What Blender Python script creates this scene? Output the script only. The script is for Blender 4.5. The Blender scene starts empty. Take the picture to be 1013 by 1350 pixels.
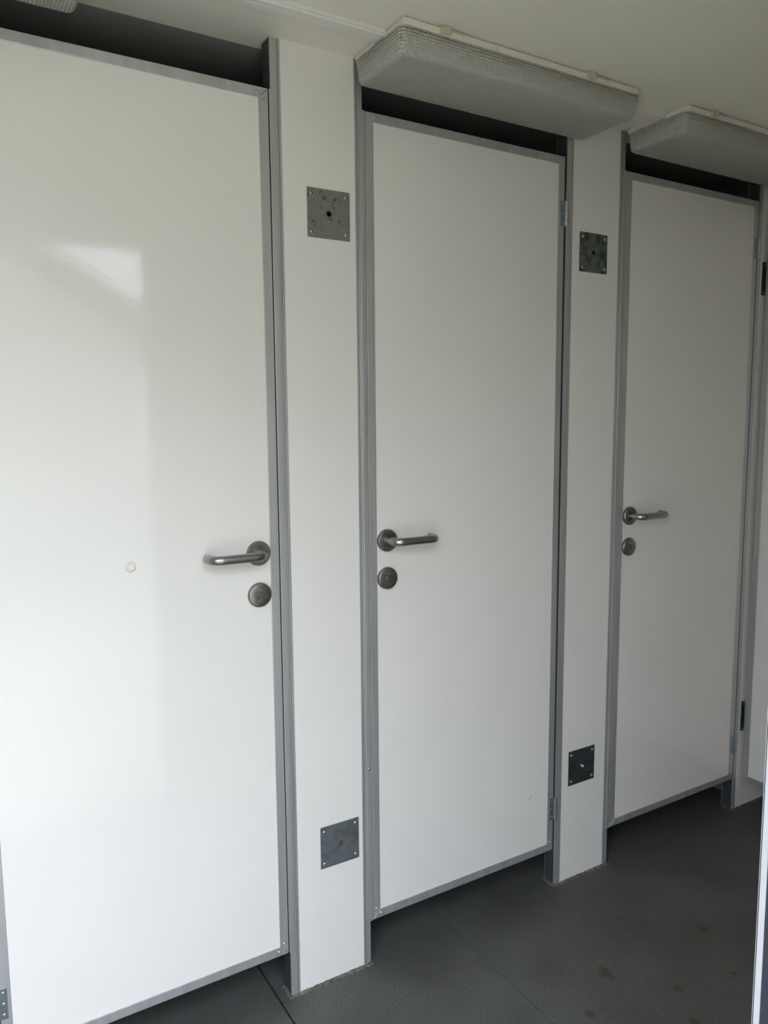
import bpy, bmesh, math, random
from mathutils import Vector, Matrix
C = bpy.context.scene.collection
PI = math.pi
random.seed(4)

# ------------------------------------------------------------------ helpers
def bx(bm, x0, x1, y0, y1, z0, z1):
    vs = [bm.verts.new((x, y, z)) for z in (z0, z1) for y in (y0, y1) for x in (x0, x1)]
    fs = []
    for f in ((0, 2, 3, 1), (4, 5, 7, 6), (0, 1, 5, 4), (2, 6, 7, 3), (0, 4, 6, 2), (1, 3, 7, 5)):
        fs.append(bm.faces.new([vs[i] for i in f]))
    return vs, fs

def prism(bm, poly, y0, y1):
    """polygon of (x,z) pushed through y"""
    a = [bm.verts.new((x, y0, z)) for x, z in poly]
    b = [bm.verts.new((x, y1, z)) for x, z in poly]
    n = len(poly)
    bm.faces.new(a); bm.faces.new(b[::-1])
    for i in range(n):
        bm.faces.new((a[i], b[i], b[(i + 1) % n], a[(i + 1) % n]))

def lathe_y(bm, prof, cx=0, cz=0, seg=48):
    """prof = [(radius, y)], turned about a line along y"""
    rings = []
    for r, y in prof:
        if r < 1e-6:
            rings.append([bm.verts.new((cx, y, cz))])
        else:
            rings.append([bm.verts.new((cx + r * math.cos(2 * PI * k / seg), y, cz + r * math.sin(2 * PI * k / seg))) for k in range(seg)])
    for a, b in zip(rings, rings[1:]):
        for k in range(seg):
            k2 = (k + 1) % seg
            if len(a) == 1 and len(b) == 1: continue
            if len(a) == 1: bm.faces.new((a[0], b[k], b[k2]))
            elif len(b) == 1: bm.faces.new((a[k], a[k2], b[0]))
            else: bm.faces.new((a[k], b[k], b[k2], a[k2]))

def tube(bm, pts, r, seg=20):
    pts = [Vector(p) for p in pts]
    rings = []
    up = Vector((0, 0, 1))
    for i, p in enumerate(pts):
        t = (pts[min(i + 1, len(pts) - 1)] - pts[max(i - 1, 0)]).normalized()
        u = up - t * up.dot(t)
        u = u.normalized() if u.length > 1e-4 else Vector((1, 0, 0))
        v = t.cross(u)
        rings.append([bm.verts.new(p + r * (math.cos(2 * PI * k / seg) * u + math.sin(2 * PI * k / seg) * v)) for k in range(seg)])
    for a, b in zip(rings, rings[1:]):
        for k in range(seg):
            bm.faces.new((a[k], a[(k + 1) % seg], b[(k + 1) % seg], b[k]))
    bm.faces.new(rings[0][::-1]); bm.faces.new(rings[-1])

def obj(name, bm, m, parent=None, bevel=0, smooth=False, seg=2):
    bmesh.ops.recalc_face_normals(bm, faces=bm.faces)
    if bevel:
        bmesh.ops.bevel(bm, geom=[e for e in bm.edges if e.calc_face_angle(0) > .6], offset=bevel, segments=seg, affect='EDGES', profile=.5, clamp_overlap=True)
    me = bpy.data.meshes.new(name); bm.to_mesh(me); bm.free()
    if m: me.materials.append(m)
    if smooth:
        me.polygons.foreach_set('use_smooth', [True] * len(me.polygons))
        me.set_sharp_from_angle(angle=math.radians(35))
    o = bpy.data.objects.new(name, me); C.objects.link(o)
    if parent:
        o.parent = parent
    return o

def thing(name, label, cat, loc=(0, 0, 0), group=None):
    o = bpy.data.objects.new(name, None); C.objects.link(o)
    o.location = loc; o.empty_display_size = .05
    o['label'] = label; o['category'] = cat; o['kind'] = 'thing'
    if group: o['group'] = group
    return o

def tag(o, label, cat, group=None):
    o['label'] = label; o['category'] = cat
    if group: o['group'] = group
    return o

def struct(name, bm, m, **k):
    o = obj(name, bm, m, **k); o['kind'] = 'structure'
    return o

def copy_tree(o, parent=None):
    c = o.copy(); C.objects.link(c)
    if parent: c.parent = parent
    for ch in list(o.children): copy_tree(ch, c)
    return c

# ------------------------------------------------------------------ materials
def mat(name, col, rough=.5, metal=0, **kw):
    m = bpy.data.materials.new(name); m.use_nodes = True
    b = m.node_tree.nodes['Principled BSDF']
    b.inputs['Base Color'].default_value = (*col, 1)
    b.inputs['Roughness'].default_value = rough
    b.inputs['Metallic'].default_value = metal
    for k, v in kw.items(): b.inputs[k].default_value = v
    return m

def N(m, t, **kw):
    n = m.node_tree.nodes.new(t)
    for k, v in kw.items(): setattr(n, k, v)
    return n
def L(m, a, b): m.node_tree.links.new(a, b)
def bsdf(m): return m.node_tree.nodes['Principled BSDF']

def add_noise(m, c1, c2, scale=8, detail=4, lo=.35, hi=.65, stretch=(1, 1, 1), bump=0, bump_scale=200, dist=.001):
    tc = N(m, 'ShaderNodeTexCoord'); mp = N(m, 'ShaderNodeMapping')
    mp.inputs['Scale'].default_value = stretch
    L(m, tc.outputs['Object'], mp.inputs['Vector'])
    nz = N(m, 'ShaderNodeTexNoise'); nz.inputs['Scale'].default_value = scale; nz.inputs['Detail'].default_value = detail
    L(m, mp.outputs['Vector'], nz.inputs['Vector'])
    r = N(m, 'ShaderNodeValToRGB')
    r.color_ramp.elements[0].position = lo; r.color_ramp.elements[0].color = (*c1, 1)
    r.color_ramp.elements[1].position = hi; r.color_ramp.elements[1].color = (*c2, 1)
    L(m, nz.outputs['Fac'], r.inputs['Fac']); L(m, r.outputs['Color'], bsdf(m).inputs['Base Color'])
    if bump:
        n2 = N(m, 'ShaderNodeTexNoise'); n2.inputs['Scale'].default_value = bump_scale; n2.inputs['Detail'].default_value = 2
        L(m, mp.outputs['Vector'], n2.inputs['Vector'])
        bp = N(m, 'ShaderNodeBump'); bp.inputs['Strength'].default_value = bump; bp.inputs['Distance'].default_value = dist
        L(m, n2.outputs['Fac'], bp.inputs['Height']); L(m, bp.outputs['Normal'], bsdf(m).inputs['Normal'])
    return r

M = {}
SCUFFS = [(.2077, .1735, .0112, .0011, -.75, .8), (.2010, .1672, .0018, .0016, 0, .9), (.107, 1.243, .0022, .0014, .3, .5)]
def laminate(name):
    m = mat(name, (.80, .775, .715), .075)
    add_noise(m, (.79, .765, .705), (.81, .785, .725), 3, bump=.16, bump_scale=70, dist=.0005)
    return m
M['door_white'] = laminate('glossy white laminate')
M['door_scuffed'] = laminate('glossy white laminate with a scuff')
M['panel_white'] = mat('satin white panel', (.80, .775, .715), .38)
add_noise(M['panel_white'], (.79, .765, .705), (.81, .785, .725), 4, bump=.05, bump_scale=260, dist=.0004)
M['ceiling'] = mat('white ceiling sheet', (.74, .72, .66), .5)
add_noise(M['ceiling'], (.82, .79, .69), (.86, .83, .73), 2.5, bump=.04, bump_scale=150)
M['lining'] = mat('white wall lining', (.78, .75, .68), .5)
M['inside'] = mat('shade-darkened cubicle wall', (.12, .125, .12), .6)  # wall colour darkened to put more shade into the gaps round the doors
M['shaded_ceiling'] = mat('shade-darkened cubicle ceiling', (.27, .27, .25), .6)  # ceiling colour darkened to paint in the shade above the doors
M['alu'] = mat('brushed aluminium profile', (.50, .50, .49), .42, .62)
M['alu_dark'] = mat('shade-dark profile side', (.05, .052, .055), .5)  # dark colour painting the profiles' unlit sides, also used behind their grooves
add_noise(M['alu'], (.48, .48, .47), (.57, .57, .56), 40, stretch=(1, 1, .06), bump=.04, bump_scale=300)
M['screw'] = mat('zinc screw', (.50, .50, .49), .3, .9)
M['recess'] = mat('dark screw recess', (.01, .01, .01), .6)
M['steel'] = mat('brushed stainless steel', (.37, .355, .33), .3, 1)
M['steel2'] = mat('dull stainless steel', (.27, .26, .24), .38, 1)
add_noise(M['steel2'], (.24, .23, .21), (.31, .30, .275), 120, 3)
M['brass'] = mat('brownish cylinder face', (.20, .175, .145), .45, .8)
M['hinge'] = mat('zinc plated hinge', (.30, .34, .36), .4, .85)
M['pin'] = mat('bright hinge knuckle', (.60, .66, .70), .3, .9)
M['hinge_dark'] = mat('dark hinge leaf', (.015, .018, .022), .5, .3)
M['cream'] = mat('cream plastic', (.80, .77, .66), .4)
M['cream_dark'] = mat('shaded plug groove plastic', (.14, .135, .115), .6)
M['sealant'] = mat('dirty silicone sealant', (.20, .18, .145), .6)
add_noise(M['sealant'], (.05, .045, .035), (.19, .165, .13), 60, 4)
M['trunk'] = mat('white plastic trunking', (.78, .76, .71), .4)
M['tray'] = mat('aged white lamp tray', (.76, .73, .64), .45)
add_noise(M['tray'], (.45, .33, .2), (.77, .745, .67), 14, 5, .22, .36)
M['clip'] = mat('yellowed plastic clip', (.60, .54, .40), .4)
M['clad'] = mat('anthracite cladding', (.028, .030, .038), .45)
M['edge_white'] = mat('white edge trim', (.42, .42, .42), .35)
M['roof'] = mat('roof tiles', (.12, .085, .07), .8)
M['render'] = mat('pale house render', (.42, .41, .37), .9)
M['ground'] = mat('pale concrete yard', (.34, .315, .24), .9)
add_noise(M['ground'], (.255, .238, .18), (.305, .285, .22), 3, 6)

# a short dark scuff and a few specks on the middle door (door coordinates: x from its centre, z from its lower edge)
def add_scuff(m, marks):
    b = bsdf(m)
    src = b.inputs['Base Color'].links[0].from_socket
    tc = N(m, 'ShaderNodeTexCoord')
    for x, z, rx, rz, ang, k in marks:
        mp = N(m, 'ShaderNodeMapping'); mp.vector_type = 'TEXTURE'
        mp.inputs['Location'].default_value = (x, 0, z); mp.inputs['Rotation'].default_value = (0, ang, 0); mp.inputs['Scale'].default_value = (rx, 1000, rz)
        L(m, tc.outputs['Object'], mp.inputs['Vector'])
        ln = N(m, 'ShaderNodeVectorMath', operation='LENGTH'); L(m, mp.outputs[0], ln.inputs[0])
        rr = N(m, 'ShaderNodeMapRange'); rr.inputs['From Min'].default_value = .4; rr.inputs['From Max'].default_value = 1
        rr.inputs['To Min'].default_value = k; rr.inputs['To Max'].default_value = 0
        L(m, ln.outputs['Value'], rr.inputs['Value'])
        mx = N(m, 'ShaderNodeMix', data_type='RGBA'); L(m, rr.outputs[0], mx.inputs[0]); L(m, src, mx.inputs[6]); mx.inputs[7].default_value = (.08, .075, .07, 1)
        src = mx.outputs[2]
    L(m, src, b.inputs['Base Color'])
add_scuff(M['door_scuffed'], SCUFFS)

# prismatic diffuser
def diffuser_mat():
    m = mat('prismatic diffuser', (.78, .77, .70), .25)
    b = bsdf(m)
    tc = N(m, 'ShaderNodeTexCoord'); sp = N(m, 'ShaderNodeSeparateXYZ')
    L(m, tc.outputs['Object'], sp.inputs['Vector'])
    def s(sock, per):
        a = N(m, 'ShaderNodeMath', operation='MULTIPLY'); a.inputs[1].default_value = 2 * PI / per; L(m, sock, a.inputs[0])
        c = N(m, 'ShaderNodeMath', operation='SINE'); L(m, a.outputs[0], c.inputs[0]); return c.outputs[0]
    def add(a, b_):
        c = N(m, 'ShaderNodeMath', operation='ADD'); L(m, a, c.inputs[0]); L(m, b_, c.inputs[1]); return c.outputs[0]
    h = add(add(s(sp.outputs['X'], .0056), s(sp.outputs['Y'], .0056)), s(sp.outputs['Z'], .0056))
    bp = N(m, 'ShaderNodeBump'); bp.inputs['Strength'].default_value = .8; bp.inputs['Distance'].default_value = .0012
    L(m, h, bp.inputs['Height']); L(m, bp.outputs['Normal'], b.inputs['Normal'])
    tr = N(m, 'ShaderNodeBsdfTranslucent'); tr.inputs['Color'].default_value = (.88, .88, .82, 1)
    L(m, bp.outputs['Normal'], tr.inputs['Normal'])
    mx = N(m, 'ShaderNodeMixShader'); mx.inputs['Fac'].default_value = .3
    out = [n for n in m.node_tree.nodes if n.type == 'OUTPUT_MATERIAL'][0]
    L(m, b.outputs[0], mx.inputs[1]); L(m, tr.outputs[0], mx.inputs[2]); L(m, mx.outputs[0], out.inputs['Surface'])
    return m
M['diffuser'] = diffuser_mat()

# floor vinyl with speckle and stains
def floor_mat():
    m = mat('dark grey vinyl floor', (.05, .052, .05), .68)
    tc = N(m, 'ShaderNodeTexCoord')
    n1 = N(m, 'ShaderNodeTexNoise'); n1.inputs['Scale'].default_value = 330; n1.inputs['Detail'].default_value = 4
    L(m, tc.outputs['Object'], n1.inputs['Vector'])
    r1 = N(m, 'ShaderNodeValToRGB')
    r1.color_ramp.elements[0].position = .3; r1.color_ramp.elements[0].color = (.034, .036, .032, 1)
    r1.color_ramp.elements[1].position = .75; r1.color_ramp.elements[1].color = (.15, .15, .132, 1)
    L(m, n1.outputs['Fac'], r1.inputs['Fac'])
    n2 = N(m, 'ShaderNodeTexNoise'); n2.inputs['Scale'].default_value = 5; n2.inputs['Detail'].default_value = 6
    L(m, tc.outputs['Object'], n2.inputs['Vector'])
    r2 = N(m, 'ShaderNodeValToRGB')
    r2.color_ramp.elements[0].position = .3; r2.color_ramp.elements[0].color = (.78, .77, .74, 1)
    r2.color_ramp.elements[1].position = .7; r2.color_ramp.elements[1].color = (1.1, 1.1, 1.1, 1)
    L(m, n2.outputs['Fac'], r2.inputs['Fac'])
    mu = N(m, 'ShaderNodeMix', data_type='RGBA', blend_type='MULTIPLY'); mu.inputs[0].default_value = 1
    L(m, r1.outputs['Color'], mu.inputs[6]); L(m, r2.outputs['Color'], mu.inputs[7])
    col = mu.outputs[2]
    # distort position a little so that the stains are ragged
    n3 = N(m, 'ShaderNodeTexNoise'); n3.inputs['Scale'].default_value = 45; n3.inputs['Detail'].default_value = 3
    L(m, tc.outputs['Object'], n3.inputs['Vector'])
    sc = N(m, 'ShaderNodeVectorMath', operation='SCALE'); sc.inputs['Scale'].default_value = .035
    L(m, n3.outputs['Color'], sc.inputs[0])
    ad = N(m, 'ShaderNodeVectorMath', operation='ADD'); L(m, tc.outputs['Object'], ad.inputs[0]); L(m, sc.outputs[0], ad.inputs[1])
    for x, y, rx, ry, k in ((1.314, -.326, .013, .028, .95), (1.417, -.4416, .012, .012, .9), (1.188, -.3946, .013, .012, .95),
                            (1.6495, -.3399, .014, .020, .7), (1.5672, -.4853, .012, .012, .75), (1.36, -.53, .014, .012, .85), (1.50, -.20, .008, .014, .45), (1.62, -.12, .007, .01, .4), (1.36, -.14, .008, .012, .4)):
        mp = N(m, 'ShaderNodeMapping'); mp.vector_type = 'POINT'
        mp.inputs['Location'].default_value = (-(x + .0175) / rx, -(y + .0175) / ry, 0)
        mp.inputs['Scale'].default_value = (1 / rx, 1 / ry, 0)
        L(m, ad.outputs[0], mp.inputs['Vector'])
        ln = N(m, 'ShaderNodeVectorMath', operation='LENGTH'); L(m, mp.outputs[0], ln.inputs[0])
        rr = N(m, 'ShaderNodeMapRange'); rr.inputs['From Min'].default_value = .45; rr.inputs['From Max'].default_value = 1.25
        rr.inputs['To Min'].default_value = k; rr.inputs['To Max'].default_value = 0
        L(m, ln.outputs['Value'], rr.inputs['Value'])
        mx = N(m, 'ShaderNodeMix', data_type='RGBA'); L(m, rr.outputs[0], mx.inputs[0]); L(m, col, mx.inputs[6])
        mx.inputs[7].default_value = (.062, .043, .016, 1)
        col = mx.outputs[2]
    L(m, col, bsdf(m).inputs['Base Color'])
    bp = N(m, 'ShaderNodeBump'); bp.inputs['Strength'].default_value = .25; bp.inputs['Distance'].default_value = .0006
    L(m, n1.outputs['Fac'], bp.inputs['Height']); L(m, bp.outputs['Normal'], bsdf(m).inputs['Normal'])
    return m
M['floor'] = floor_mat()

def plate_mat(name, base, dark, seed, lo, hi, scale, dark2=None):
    m = mat(name, base, .42, .55)
    tc = N(m, 'ShaderNodeTexCoord'); mp = N(m, 'ShaderNodeMapping'); mp.inputs['Location'].default_value = (seed, seed * .7, seed * 1.3)
    L(m, tc.outputs['Object'], mp.inputs['Vector'])
    n1 = N(m, 'ShaderNodeTexNoise'); n1.inputs['Scale'].default_value = scale; n1.inputs['Detail'].default_value = 5; n1.inputs['Roughness'].default_value = .65
    L(m, mp.outputs[0], n1.inputs['Vector'])
    r = N(m, 'ShaderNodeValToRGB')
    r.color_ramp.elements[0].position = lo; r.color_ramp.elements[0].color = (*dark, 1)
    r.color_ramp.elements[1].position = hi; r.color_ramp.elements[1].color = (*base, 1)
    L(m, n1.outputs['Fac'], r.inputs['Fac'])
    n2 = N(m, 'ShaderNodeTexNoise'); n2.inputs['Scale'].default_value = 420; n2.inputs['Detail'].default_value = 1
    L(m, mp.outputs[0], n2.inputs['Vector'])
    r2 = N(m, 'ShaderNodeValToRGB')
    r2.color_ramp.elements[0].position = .3; r2.color_ramp.elements[0].color = (.72, .72, .70, 1)
    r2.color_ramp.elements[1].position = .7; r2.color_ramp.elements[1].color = (1.12, 1.12, 1.1, 1)
    L(m, n2.outputs['Fac'], r2.inputs['Fac'])
    mu = N(m, 'ShaderNodeMix', data_type='RGBA', blend_type='MULTIPLY'); mu.inputs[0].default_value = 1
    L(m, r.outputs['Color'], mu.inputs[6]); L(m, r2.outputs['Color'], mu.inputs[7])
    L(m, mu.outputs[2], bsdf(m).inputs['Base Color'])
    return m

# ------------------------------------------------------------------ measurements (metres; x along the cubicle front, y into the cubicles)
ZT, ZB, ZTI, ZBI = 1.9592, .1125, 1.9398, .1332
CEIL = 2.06
YF = -1.088                                    # inside of the wall with the entrance
XL, XR, YB = -1.30, 2.80, 1.15
JX, LINT, JL = .670, 1.865, -.62                # entrance: right jamb, lintel, left jamb

# ------------------------------------------------------------------ the setting
bm = bmesh.new()
bx(bm, XL, .6165, YF - .04, YB, -.03, 0)
bx(bm, .6215, 1.0990, YF - .04, YB, -.03, 0)
bx(bm, 1.1002, XR, YF - .04, YB, -.03, 0)
bx(bm, XL, XR, YF - .04, YB, -.06, -.012)
struct('floor', bm, M['floor'])
bm = bmesh.new(); bx(bm, XL, XR, YF, .06, CEIL, CEIL + .05); struct('ceiling', bm, M['ceiling'])
bm = bmesh.new(); bx(bm, XL, XR, .06, YB, CEIL, CEIL + .05); struct('ceiling_cubicles_shaded', bm, M['shaded_ceiling'])  # rear part of the ceiling, shade put into its colour
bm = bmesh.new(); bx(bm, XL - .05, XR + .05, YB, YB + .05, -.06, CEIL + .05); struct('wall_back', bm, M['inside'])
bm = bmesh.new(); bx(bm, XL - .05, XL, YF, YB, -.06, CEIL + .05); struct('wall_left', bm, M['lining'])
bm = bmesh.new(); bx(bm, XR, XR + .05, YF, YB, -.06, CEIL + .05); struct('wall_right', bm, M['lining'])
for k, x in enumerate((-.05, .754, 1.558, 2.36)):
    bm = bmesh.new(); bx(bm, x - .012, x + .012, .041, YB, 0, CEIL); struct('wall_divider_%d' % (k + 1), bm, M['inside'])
# wall with the entrance: white lining inside, dark cladding outside
bm = bmesh.new()
bx(bm, XL - .05, JL, YF - .0058, YF, 0, CEIL); bx(bm, JX + .004, XR + .05, YF - .0058, YF, 0, CEIL); bx(bm, JL, JX + .004, YF - .0058, YF, LINT, CEIL)
struct('wall_front', bm, M['lining'])
bm = bmesh.new()
bx(bm, XL - .05, JL, YF - .075, YF - .006, -.3, CEIL + .1); bx(bm, JX + .001, XR + .05, YF - .075, YF - .006, -.3, CEIL + .1); bx(bm, JL, JX + .001, YF - .075, YF - .006, LINT, CEIL + .1)
struct('wall_exterior', bm, M['clad'])
bm = bmesh.new(); bx(bm, JX, JX + .004, YF - .0058, YF + .001, 0, LINT); bx(bm, JX, JX + .02, YF, YF + .0015, 0, LINT)
struct('trim_1', bm, M['edge_white'])

# ------------------------------------------------------------------ pilasters
def pilaster(xl, pl, pr, xr, label, wide_left=True):
    """xl..xr outer edges of the aluminium profiles, pl..pr the white panel between them"""
    cx = (xl + xr) / 2
    t = thing('partition_pilaster', label, 'partition panel', (cx, .02, 0), 'white partition panels between the cubicle doors')
    f = lambda v: v - cx
    bm = bmesh.new(); bx(bm, f(pl) - .004, f(pr) + .004, -.019, .019, .002, CEIL); obj('panel', bm, M['panel_white'], t)
    def prof(a, b, lip):
        bm = bmesh.new()
        s0, s1 = (a, b - lip) if lip > 0 else (a - lip, b)
        gp = .0012
        if lip > 0: bx(bm, f(s0), f(s1) - gp, -.02, .02, 0, CEIL); bx(bm, f(s1), f(b), -.0196, .0196, 0, CEIL)
        else: bx(bm, f(s0) + gp, f(s1), -.02, .02, 0, CEIL); bx(bm, f(a), f(s0), -.0196, .0196, 0, CEIL)
        return bm
    def web(a, b):
        bm = bmesh.new(); bx(bm, f(a) + .001, f(b) - .001, -.0172, .0172, .001, CEIL - .001); return bm
    for a, b, lip, side in ((xl, pl, .0055, -1), (pr, xr, -.0055, 1)):
        if b - a < .002: continue
        e = obj('edge_profile', prof(a, b, lip), M['alu'], t, bevel=.0005)
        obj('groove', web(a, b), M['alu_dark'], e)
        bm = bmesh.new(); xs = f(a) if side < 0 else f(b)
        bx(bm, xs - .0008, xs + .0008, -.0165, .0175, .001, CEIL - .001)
        o = obj('edge_shade', bm, M['alu_dark'], e); o['label'] = 'dark strip painting the shade on the profile side'  # dark strip added to paint the unlit inner side of the profile
    # ragged bead of sealant round the foot
    bm = bmesh.new()
    n = 60
    path = [(f(xl) - .003, .018 - .04 * k / 12) for k in range(13)] + [(f(xl) - .003 + (xr - xl + .006) * k / n, -.0225) for k in range(n + 1)] + [(f(xr) + .003, -.022 + .04 * k / 12) for k in range(13)]
    secs = []
    for i, (x, y) in enumerate(path):
        h = .0022 + random.random() * .0022; w = .003 + random.random() * .0035
        a = path[max(i - 1, 0)]; b = path[min(i + 1, len(path) - 1)]
        d = Vector((b[0] - a[0], b[1] - a[1])).normalized(); nx, ny = d.y, -d.x
        secs.append([bm.verts.new((x - nx * .003, y - ny * .003, 0)), bm.verts.new((x - nx * .003, y - ny * .003, h)), bm.verts.new((x + nx * w * .5, y + ny * w * .5, h * .55)), bm.verts.new((x + nx * w, y + ny * w, 0))])
    for a, b in zip(secs, secs[1:]):
        for k in range(4):
            bm.faces.new((a[k], a[(k + 1) % 4], b[(k + 1) % 4], b[k]))
    bm.faces.new(secs[0]); bm.faces.new(secs[-1][::-1])
    o = obj('sealant_bead', bm, M['sealant'], t, smooth=True); o['label'] = 'dirty brown bead of sealant along the foot'
    return t

p0 = pilaster(-.155, -.137, .028, .050, '')      # beyond the edge of the photograph
for k in ('label', 'category', 'group'): del p0[k]
p0['kind'] = 'structure'; p0.name = 'wall_pilaster_left'
pilaster(.6475, .6697, .8375, .8563, 'white pilaster between the left door and the middle door')
pilaster(1.4526, 1.4745, 1.6424, 1.6607, 'white pilaster between the middle door and the right door')
pilaster(2.2548, 2.2700, XR - .004, XR - .004, 'white pilaster in the far right corner behind the side door')

# ------------------------------------------------------------------ screws
def dome(bm, x, z, y, r=.0034, h=.0018, slot=True):
    lathe_y(bm, [(r, y), (r, y - h * .3), (r * .8, y - h * .75), (r * .45, y - h), (r * .42, y - h * .4), (0, y - h * .35)] if slot else [(r, y), (r * .9, y - h * .6), (r * .5, y - h), (0, y - h * 1.05)], x, z, 14)

def screw_obj(x, z, y, parent, r=.0034, h=.0018, recess=False):
    bm = bmesh.new(); dome(bm, x, z, y, r, h)
    o = obj('screw', bm, M['screw'], parent, smooth=True)
    if recess:
        o.data.materials.append(M['recess'])
        for p in o.data.polygons:
            c = p.center
            if math.hypot(c.x - x, c.z - z) < r * .42: p.material_index = 1
    return o

# ------------------------------------------------------------------ doors
def make_door(x0, x1, latch_right, label, plug=False, panel='door_white'):
    """x0..x1 = inside edges of the frame (visible white panel)"""
    FW = .0200
    cx = (x0 + x1) / 2; hw = (x1 - x0) / 2; ow = hw + FW
    t = thing('cubicle_door', label, 'door', (cx, 0, ZB), 'white toilet cubicle doors')
    s = 1 if latch_right else -1             # latch side sign
    z = lambda v: v - ZB
    YFR, YBK = -.003, .027
    bm = bmesh.new(); bx(bm, -hw - .006, hw + .006, -.0008, .0248, z(ZBI) - .006, z(ZTI) + .006)
    obj('panel', bm, M[panel], t)
    g = .0004
    def rail(poly, name):
        bm = bmesh.new(); prism(bm, poly, YFR, YBK)
        return obj(name, bm, M['alu'], t, bevel=.0009)
    top = rail([(-ow + g, z(ZT)), (ow - g, z(ZT)), (hw - g, z(ZTI)), (-hw + g, z(ZTI))], 'frame_rail')
    bot = rail([(-ow + g, z(ZB)), (ow - g, z(ZB)), (hw - g, z(ZBI)), (-hw + g, z(ZBI))], 'frame_rail')
    st = {}
    for k in (-1, 1):
        st[k] = rail([(k * ow, z(ZB) + g), (k * ow, z(ZT) - g), (k * hw, z(ZTI) - g), (k * hw, z(ZBI) + g)], 'frame_stile')
        for r_, zz in ((top, (ZT + ZTI) / 2), (bot, (ZB + ZBI) / 2)):
            screw_obj(k * (hw - .003), z(zz), YFR + .0002, r_)
        screw_obj(k * (hw + FW / 2), z(ZTI - .004), YFR + .0002, st[k]); screw_obj(k * (hw + FW / 2), z(ZBI + .005), YFR + .0002, st[k])
    # rebate strip that laps over the neighbouring profile on the latch side
    bm = bmesh.new()
    a, b = sorted((s * (ow + .0020), s * (ow + .0145)))
    bx(bm, a, b, -.0048, -.0009, z(ZB), z(ZT))
    c, d = sorted((s * (ow - .001), s * (ow + .0028))); bx(bm, c, d, .0040, .007, z(ZB) + .001, z(ZT) - .001)
    rs = obj('rebate_strip', bm, M['alu'], t, bevel=.0007)
    if panel == 'door_scuffed': screw_obj(s * (ow + .0085), z(.496), -.0046, rs, .0036, .0026, recess=True)
    # lever handle with its rose
    hx = s * (hw - .0265); hz = z(1.032); fy = -.0008
    pts = [(hx, fy - .004, hz), (hx, fy - .026, hz)]
    R = .020; Lh = .122; yo = -.046
    for k in range(1, 9):
        an = k / 8 * PI / 2; pts.append((hx - s * R * (1 - math.cos(an)), yo + R - R * math.sin(an), hz))
    n = 10
    for k in range(1, n): pts.append((hx - s * (R + (Lh - .0095 - 2 * R) * k / n), yo, hz))
    for k in range(0, 9):
        an = k / 8 * PI / 2; pts.append((hx - s * (Lh - .0095 - R + R * math.sin(an)), yo + R - R * math.cos(an), hz))
    pts.append((hx - s * (Lh - .0095), -.014, hz))
    bm = bmesh.new(); tube(bm, pts, .0094, 24)
    hd = obj('door_handle', bm, M['steel'], t, smooth=True); hd['label'] = 'brushed steel lever handle'
    bm = bmesh.new(); lathe_y(bm, [(.0258, fy), (.0258, fy - .006), (.0246, fy - .0082), (.0235, fy - .009), (.0165, fy - .009), (.0158, fy - .0078), (.0138, fy - .0078), (.0132, fy - .0105), (.0100, fy - .0105), (.0092, fy - .009)], hx, hz)
    obj('rose', bm, M['steel2'], hd, smooth=True)
    # lock rosette below
    lz = z(.9437)
    bm = bmesh.new(); lathe_y(bm, [(.0258, fy), (.0258, fy - .0055), (.0246, fy - .0078), (.0232, fy - .0086), (.0088, fy - .0086), (.0084, fy - .0072), (0, fy - .0072)], hx, lz)
    lk = obj('lock_rosette', bm, M['steel2'], t, smooth=True); lk['label'] = 'round steel lock rosette'
    bm = bmesh.new(); lathe_y(bm, [(.0068, fy - .0070), (.0068, fy - .0092), (.0058, fy - .0100), (0, fy - .0100)], hx, lz)
    bx(bm, hx - .0012, hx + .0012, fy - .0112, fy - .0098, lz - .005, lz + .005)
    obj('turn_slot', bm, M['brass'], lk, smooth=True)
    bm = bmesh.new(); bx(bm, hx - .004, hx + .004, fy - .0092, fy - .0080, lz + .0095, lz + .0122)
    obj('indicator_window', bm, M['screw'], lk, bevel=.0005)
    # hinges
    for hz_ in (1.8214, .2336):
        hxx = -s * ow
        bm = bmesh.new(); a, b = sorted((-s * (ow - .0135), -s * (ow + .0022))); bx(bm, a, b, -.0046, -.0028, z(hz_) - .031, z(hz_) + .031)
        h = obj('hinge', bm, M['hinge'], t, bevel=.0005); h['label'] = 'zinc plated hinge'
        bm = bmesh.new()
        for k in range(5):
            za = z(hz_) - .031 + k * .0124
            vs = []
            for zz in (za + .0003, za + .0121):
                vs.append([bm.verts.new((-s * (ow + .0052) + .0042 * math.cos(q * PI / 8), -.0055 + .0042 * math.sin(q * PI / 8), zz)) for q in range(16)])
            for q in range(16): bm.faces.new((vs[0][q], vs[0][(q + 1) % 16], vs[1][(q + 1) % 16], vs[1][q]))
            bm.faces.new(vs[0][::-1]); bm.faces.new(vs[1])
        obj('hinge_knuckle', bm, M['pin'], h, smooth=True)
        for dz in (-.022, 0, .022):
            screw_obj(-s * (ow - .0068), z(hz_) + dz, -.0045, h, .0030, .0012)
    if plug:
        bm = bmesh.new(); px_, pz = .3345 - cx, z(1.0297)
        lathe_y(bm, [(.0112, fy), (.0112, fy - .0006), (.0100, fy - .0016), (.0088, fy - .0014), (.0082, fy + .0006), (.0066, fy + .0004), (.0062, fy - .0020), (0, fy - .0024)], px_, pz)
        p = obj('blanking_plug', bm, M['cream'], t, smooth=True); p['label'] = 'round cream plastic plug'
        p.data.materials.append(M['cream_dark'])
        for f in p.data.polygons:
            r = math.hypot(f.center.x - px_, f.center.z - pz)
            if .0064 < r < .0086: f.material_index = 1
    return t

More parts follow.
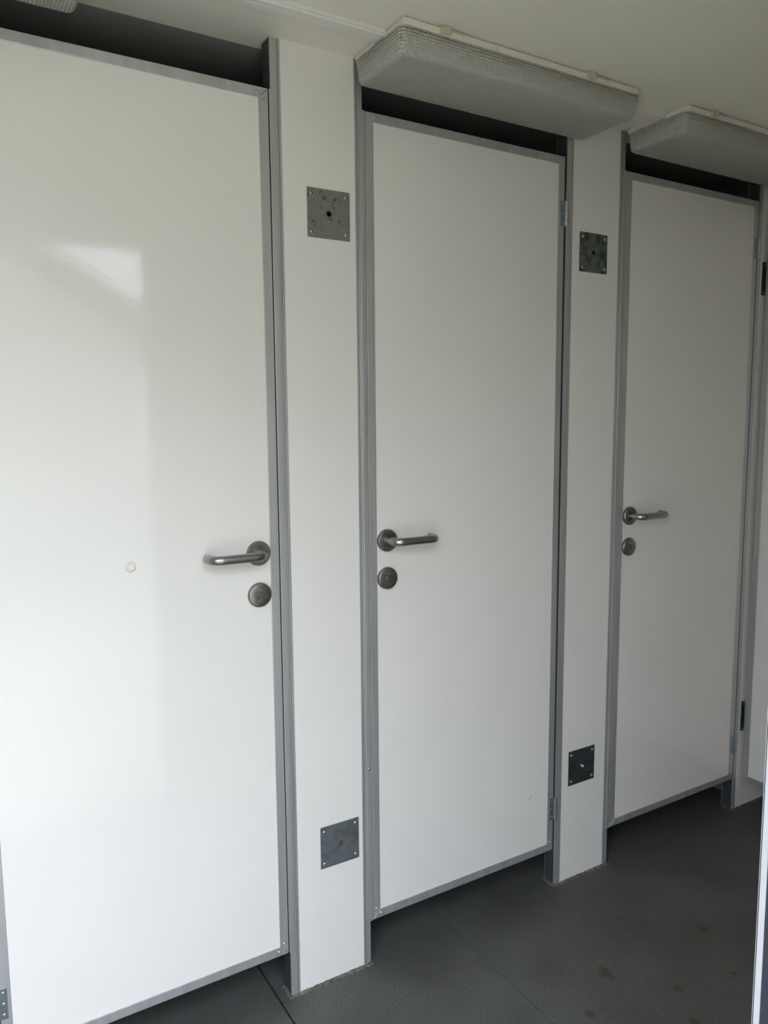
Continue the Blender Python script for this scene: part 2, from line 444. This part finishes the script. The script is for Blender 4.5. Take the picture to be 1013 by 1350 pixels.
d1 = make_door(.0800, .6208, True, 'large white door at left with a round cream plug and lever at its right', plug=True)
d2 = make_door(.8823, 1.4211, False, 'white door in the middle with lever at its left, under the middle lamp', panel='door_scuffed')
d3 = make_door(1.6862, 2.2249, False, 'white door furthest right in the row, beside the side door')

# side door standing at a right angle to the row
def side_door():
    X = 2.2920; y0, y1 = -.008, -.62; zb, zt = .100, 1.955
    t = thing('side_door', 'white aluminium framed side door at right angle to the row, cut by the frame', 'door', (X, y0, zb))
    g = .0004; FW = .02
    H = zt - zb; W = y0 - y1
    bm = bmesh.new(); bx(bm, .0015, .0285, -W + FW - .006, -FW + .006, FW - .006, H - FW + .006); obj('panel', bm, M['door_white'], t)
    def rail(poly, name):
        bm = bmesh.new()
        a = [bm.verts.new((0, y, z)) for y, z in poly]; b = [bm.verts.new((.03, y, z)) for y, z in poly]
        bm.faces.new(a); bm.faces.new(b[::-1])
        for i in range(4): bm.faces.new((a[i], b[i], b[(i + 1) % 4], a[(i + 1) % 4]))
        return obj(name, bm, M['alu'], t, bevel=.0009)
    rail([(-g, H), (-W + g, H), (-W + FW + g, H - FW), (-FW - g, H - FW)], 'frame_rail')
    rail([(-g, 0), (-W + g, 0), (-W + FW + g, FW), (-FW - g, FW)], 'frame_rail')
    rail([(0, g), (0, H - g), (-FW, H - FW - g), (-FW, FW + g)], 'frame_stile')
    rail([(-W, g), (-W, H - g), (-W + FW, H - FW - g), (-W + FW, FW + g)], 'frame_stile')
    for zc in (.3215, 1.7335):
        bm = bmesh.new(); bx(bm, 2.2805 - X, 2.2945 - X, .0045, .0089, zc - .05 - zb, zc + .05 - zb)
        h = obj('hinge', bm, M['hinge_dark'], t, bevel=.0008); h['label'] = 'black hinge leaf'
        for dz in (-.042, .042):
            screw_obj(2.2872 - X, zc + dz - zb, .0047, h, .0026, .0010)
side_door()

# ------------------------------------------------------------------ metal plates
def plate(cx, cz, label, m, centre):
    t = thing('metal_plate', label, 'metal plate', (cx, .001, cz), 'square steel plates screwed to the pilasters')
    bm = bmesh.new(); bx(bm, -.05, .05, -.0022, 0, -.05, .05)
    obj('plate', bm, m, t, bevel=.0005)
    for dx in (-.0405, .0405):
        for dz in (-.0385, .0385):
            screw_obj(dx, dz, -.0020, t, .0042, .0028, recess=True)
    bm = bmesh.new()
    if centre == 'hole':
        lathe_y(bm, [(.0075, -.0020), (.0072, -.0034), (.0056, -.0036), (.0050, -.0026), (.0045, -.0022), (0, -.0022)], 0, .001, 24)
        o = obj('bolt_hole', bm, M['ring'], t, smooth=True); o.data.materials.append(M['recess'])
        for p in o.data.polygons:
            if math.hypot(p.center.x, p.center.z - .001) < .0048: p.material_index = 1
    elif centre == 'rust':
        lathe_y(bm, [(.0085, -.0020), (.0080, -.0036), (.0058, -.0038), (.0050, -.0026), (.0040, -.0024), (.0036, -.0034), (0, -.0036)], 0, .001, 24)
        o = obj('bolt_hole', bm, M['rust'], t, smooth=True); o['label'] = 'rusty brown hole'; o.data.materials.append(M['recess'])
        for p in o.data.polygons:
            if .0034 < math.hypot(p.center.x, p.center.z - .001) < .0056: p.material_index = 1
    else:
        lathe_y(bm, [(.0056, -.0020), (.0050, -.0040), (.0024, -.0105), (.0012, -.0115), (0, -.0118)], 0, 0, 20)
        o = obj('bolt_tip', bm, M['screw'], t, smooth=True); o['label'] = 'bright pointed bolt tip'
M['rust'] = mat('rusty brown metal', (.20, .135, .085), .6, .3)
M['ring'] = mat('brownish hole rim', (.16, .14, .10), .5, .5)
PB = (.34, .35, .34)
plate(.7732, 1.7363, 'grey square plate with dark centre hole, high on the pilaster right of the left door', plate_mat('speckled grey steel', (.30, .30, .27), (.09, .088, .075), 3.1, .33, .44, 42), 'hole')
plate(.7768, .3334, 'blue grey square plate with rusty hole, low on the pilaster right of the left door', plate_mat('blue grey steel', (.22, .25, .26), (.15, .17, .18), 7.7, .35, .5, 30), 'rust')
plate(1.5500, 1.7363, 'dark blotched square plate high on the pilaster between middle and right doors', plate_mat('blotched dark steel', (.20, .235, .225), (.07, .08, .072), 5.2, .38, .60, 45), 'hole')
plate(1.5493, .3313, 'nearly black square plate low on the pilaster between middle and right doors', plate_mat('blackened steel', (.085, .10, .10), (.06, .07, .07), 9.4, .35, .6, 30), 'tip')

# ------------------------------------------------------------------ ceiling lights
LW, LY0, LY1 = .640, -.2025, -.0150
def make_lamp(x0, label):
    t = thing('ceiling_lamp', label, 'lamp', (x0, -.11, CEIL), 'long ceiling lamps over the doors')
    y0, y1 = LY0 + .11, LY1 + .11
    bm = bmesh.new()
    bx(bm, .004, LW - .004, y0 + .006, y1 - .006, -.004, 0)
    bx(bm, 0, LW, y0, y1, -.0155, -.003)
    obj('base_tray', bm, M['tray'], t, bevel=.0012)
    # diffuser shell
    bm = bmesh.new()
    a, b = .003, .012
    z0, z1 = -.0152, -.0635
    vs, fs = bx(bm, -.005, LW + .011, y0 + .002, y1 - .001, z1, z0)
    for v in vs:
        if v.co.z < -.03:
            v.co.x += .005 if v.co.x < .1 else -.004
            v.co.y += .007 if v.co.y < 0 else -.003
    bmesh.ops.recalc_face_normals(bm, faces=bm.faces)
    vert_e = [e for e in bm.edges if abs(e.verts[0].co.z - e.verts[1].co.z) > .03]
    bmesh.ops.bevel(bm, geom=vert_e, offset=.014, segments=4, affect='EDGES', profile=.5)
    bot_e = [e for e in bm.edges if max(v.co.z for v in e.verts) < -.06]
    bmesh.ops.bevel(bm, geom=bot_e, offset=.010, segments=4, affect='EDGES', profile=.5)
    bmesh.ops.delete(bm, geom=[f for f in bm.faces if f.calc_center_median().z > -.016], context='FACES')
    o = obj('diffuser', bm, M['diffuser'], t, smooth=True); o['label'] = 'clear ribbed prismatic cover'
    sm = o.modifiers.new('thickness', 'SOLIDIFY'); sm.thickness = .002; sm.offset = -1
    for cxp in (.092, .485):
        bm = bmesh.new()
        bx(bm, cxp - .010, cxp + .012, y0 - .0060, y0 + .001, -.014, -.001)
        bx(bm, cxp - .010, cxp - .006, y0 - .0085, y0 - .005, -.0165, -.002)
        bx(bm, cxp + .008, cxp + .012, y0 - .0085, y0 - .005, -.0165, -.002)
        bx(bm, cxp + .010, cxp + .050, y0 - .0030, y0 + .0005, -.006, -.003)
        k = obj('clip', bm, M['clip'], t, bevel=.0008); k['label'] = 'yellowed plastic clip'
    # tube behind the cover
    for yy in (-.03, .03):
        bm = bmesh.new(); tube(bm, [(.03, yy, -.036), (LW - .03, yy, -.036)], .008, 14)
        obj('fluorescent_tube', bm, M['edge_white'], t, smooth=True)
    return t
l2 = make_lamp(.8340, 'ribbed ceiling lamp above the middle door')
l3 = copy_tree(l2); l3.location.x = 1.6512; l3['label'] = 'ribbed ceiling lamp above the right door, cut by the frame'
l1 = copy_tree(l2); l1.location.x = -.3680; l1['label'] = 'ribbed ceiling lamp above the left door, only its corner in the frame'

def trunk(x0, x1, label):
    bm = bmesh.new()
    bx(bm, x0, x1, -.1375, -.1010, CEIL - .0075, CEIL); bx(bm, x0, x1, -.1345, -.1040, CEIL - .0125, CEIL - .007)
    bx(bm, x0, x1, -.1215, -.1165, CEIL - .0132, CEIL - .012)
    o = obj('cable_trunking', bm, M['trunk'], bevel=.0006)
    tag(o, label, 'cable trunking', 'white cable trunking between the lamps')
trunk(.2740, .8335, 'long white cable trunking on the ceiling, left of the middle lamp')
trunk(1.4745, 1.6505, 'short white cable trunking on the ceiling between middle and right lamps')

# ------------------------------------------------------------------ outside: yard and a house across it (seen only in the gloss of the doors)
bm = bmesh.new(); bx(bm, -40, 40, -40, YF - .076, -.45, -.30); struct('ground', bm, M['ground'])
bm = bmesh.new(); bx(bm, JL - .1, JX + .1, YF - .60, YF - .078, -.30, -.12); struct('step', bm, M['ground'])
hx0, hx1, hy = -6.6, 2.6, -9.0
prof_ = [(hx0, -.3), (hx1, -.3), (hx1, 2.4), (-2.0, 5.3), (hx0, 2.4)]
bm = bmesh.new(); prism(bm, prof_, hy - 6, hy); struct('house_wall', bm, M['render'])
bm = bmesh.new()
for sx in (hx0 - .5, hx1 + .5):
    prism(bm, [(sx, 2.26), (-2.0, 5.43), (-2.0, 5.63), (sx, 2.46)], hy - 6.3, hy + .3)
struct('house_roof', bm, M['roof'])

# ------------------------------------------------------------------ daylight
w = bpy.data.worlds.new('World'); bpy.context.scene.world = w; w.use_nodes = True
nt = w.node_tree; bg = nt.nodes['Background']
tc = nt.nodes.new('ShaderNodeTexCoord'); sp = nt.nodes.new('ShaderNodeSeparateXYZ'); rp = nt.nodes.new('ShaderNodeValToRGB')
nt.links.new(tc.outputs['Generated'], sp.inputs[0]); nt.links.new(sp.outputs['Z'], rp.inputs['Fac'])
rp.color_ramp.elements[0].position = 0; rp.color_ramp.elements[0].color = (.72, .77, .86, 1)
rp.color_ramp.elements[1].position = .9; rp.color_ramp.elements[1].color = (1.36, 1.52, 1.86, 1)
nt.links.new(rp.outputs['Color'], bg.inputs['Color']); bg.inputs['Strength'].default_value = 2.6
pl = bpy.data.lights.new('entrance_portal', 'AREA'); pl.shape = 'RECTANGLE'; pl.size = JX - JL; pl.size_y = LINT
pl.cycles.is_portal = True
po = bpy.data.objects.new('entrance_portal', pl); C.objects.link(po)
po.location = ((JX + JL) / 2, YF - .08, LINT / 2); po.rotation_euler = (PI / 2, 0, PI)
po.rotation_euler = Vector((0, 1, 0)).to_track_quat('-Z', 'Z').to_euler()

# ------------------------------------------------------------------ camera
yaw, pitch, roll = .5420, -.1178, -.0080
cy_, sy_ = math.cos(yaw), math.sin(yaw)
fwd = Vector((sy_ * math.cos(pitch), cy_ * math.cos(pitch), math.sin(pitch)))
right = Vector((cy_, -sy_, 0)); up = right.cross(fwd)
r2 = right * math.cos(roll) + up * math.sin(roll); u2 = -right * math.sin(roll) + up * math.cos(roll)
cam = bpy.data.cameras.new('camera'); co = bpy.data.objects.new('camera', cam); C.objects.link(co)
mw = Matrix.Identity(4)
for i in range(3):
    mw[i][0], mw[i][1], mw[i][2] = r2[i], u2[i], -fwd[i]
mw[0][3], mw[1][3], mw[2][3] = 0, -1.5, 1.3048
co.matrix_world = mw
cam.sensor_fit = 'VERTICAL'; cam.sensor_height = 36; cam.sensor_width = 27; cam.lens = 1016.346 * 36 / 1350
cam.clip_start = .02
S = bpy.context.scene
S.camera = co
S.view_settings.view_transform = 'Standard'; S.view_settings.look = 'None'; S.view_settings.gamma = 1
S.view_settings.use_curve_mapping = False
S.view_settings.exposure = 1.10
S.cycles.max_bounces = 12; S.cycles.diffuse_bounces = 8; S.cycles.use_denoising = True
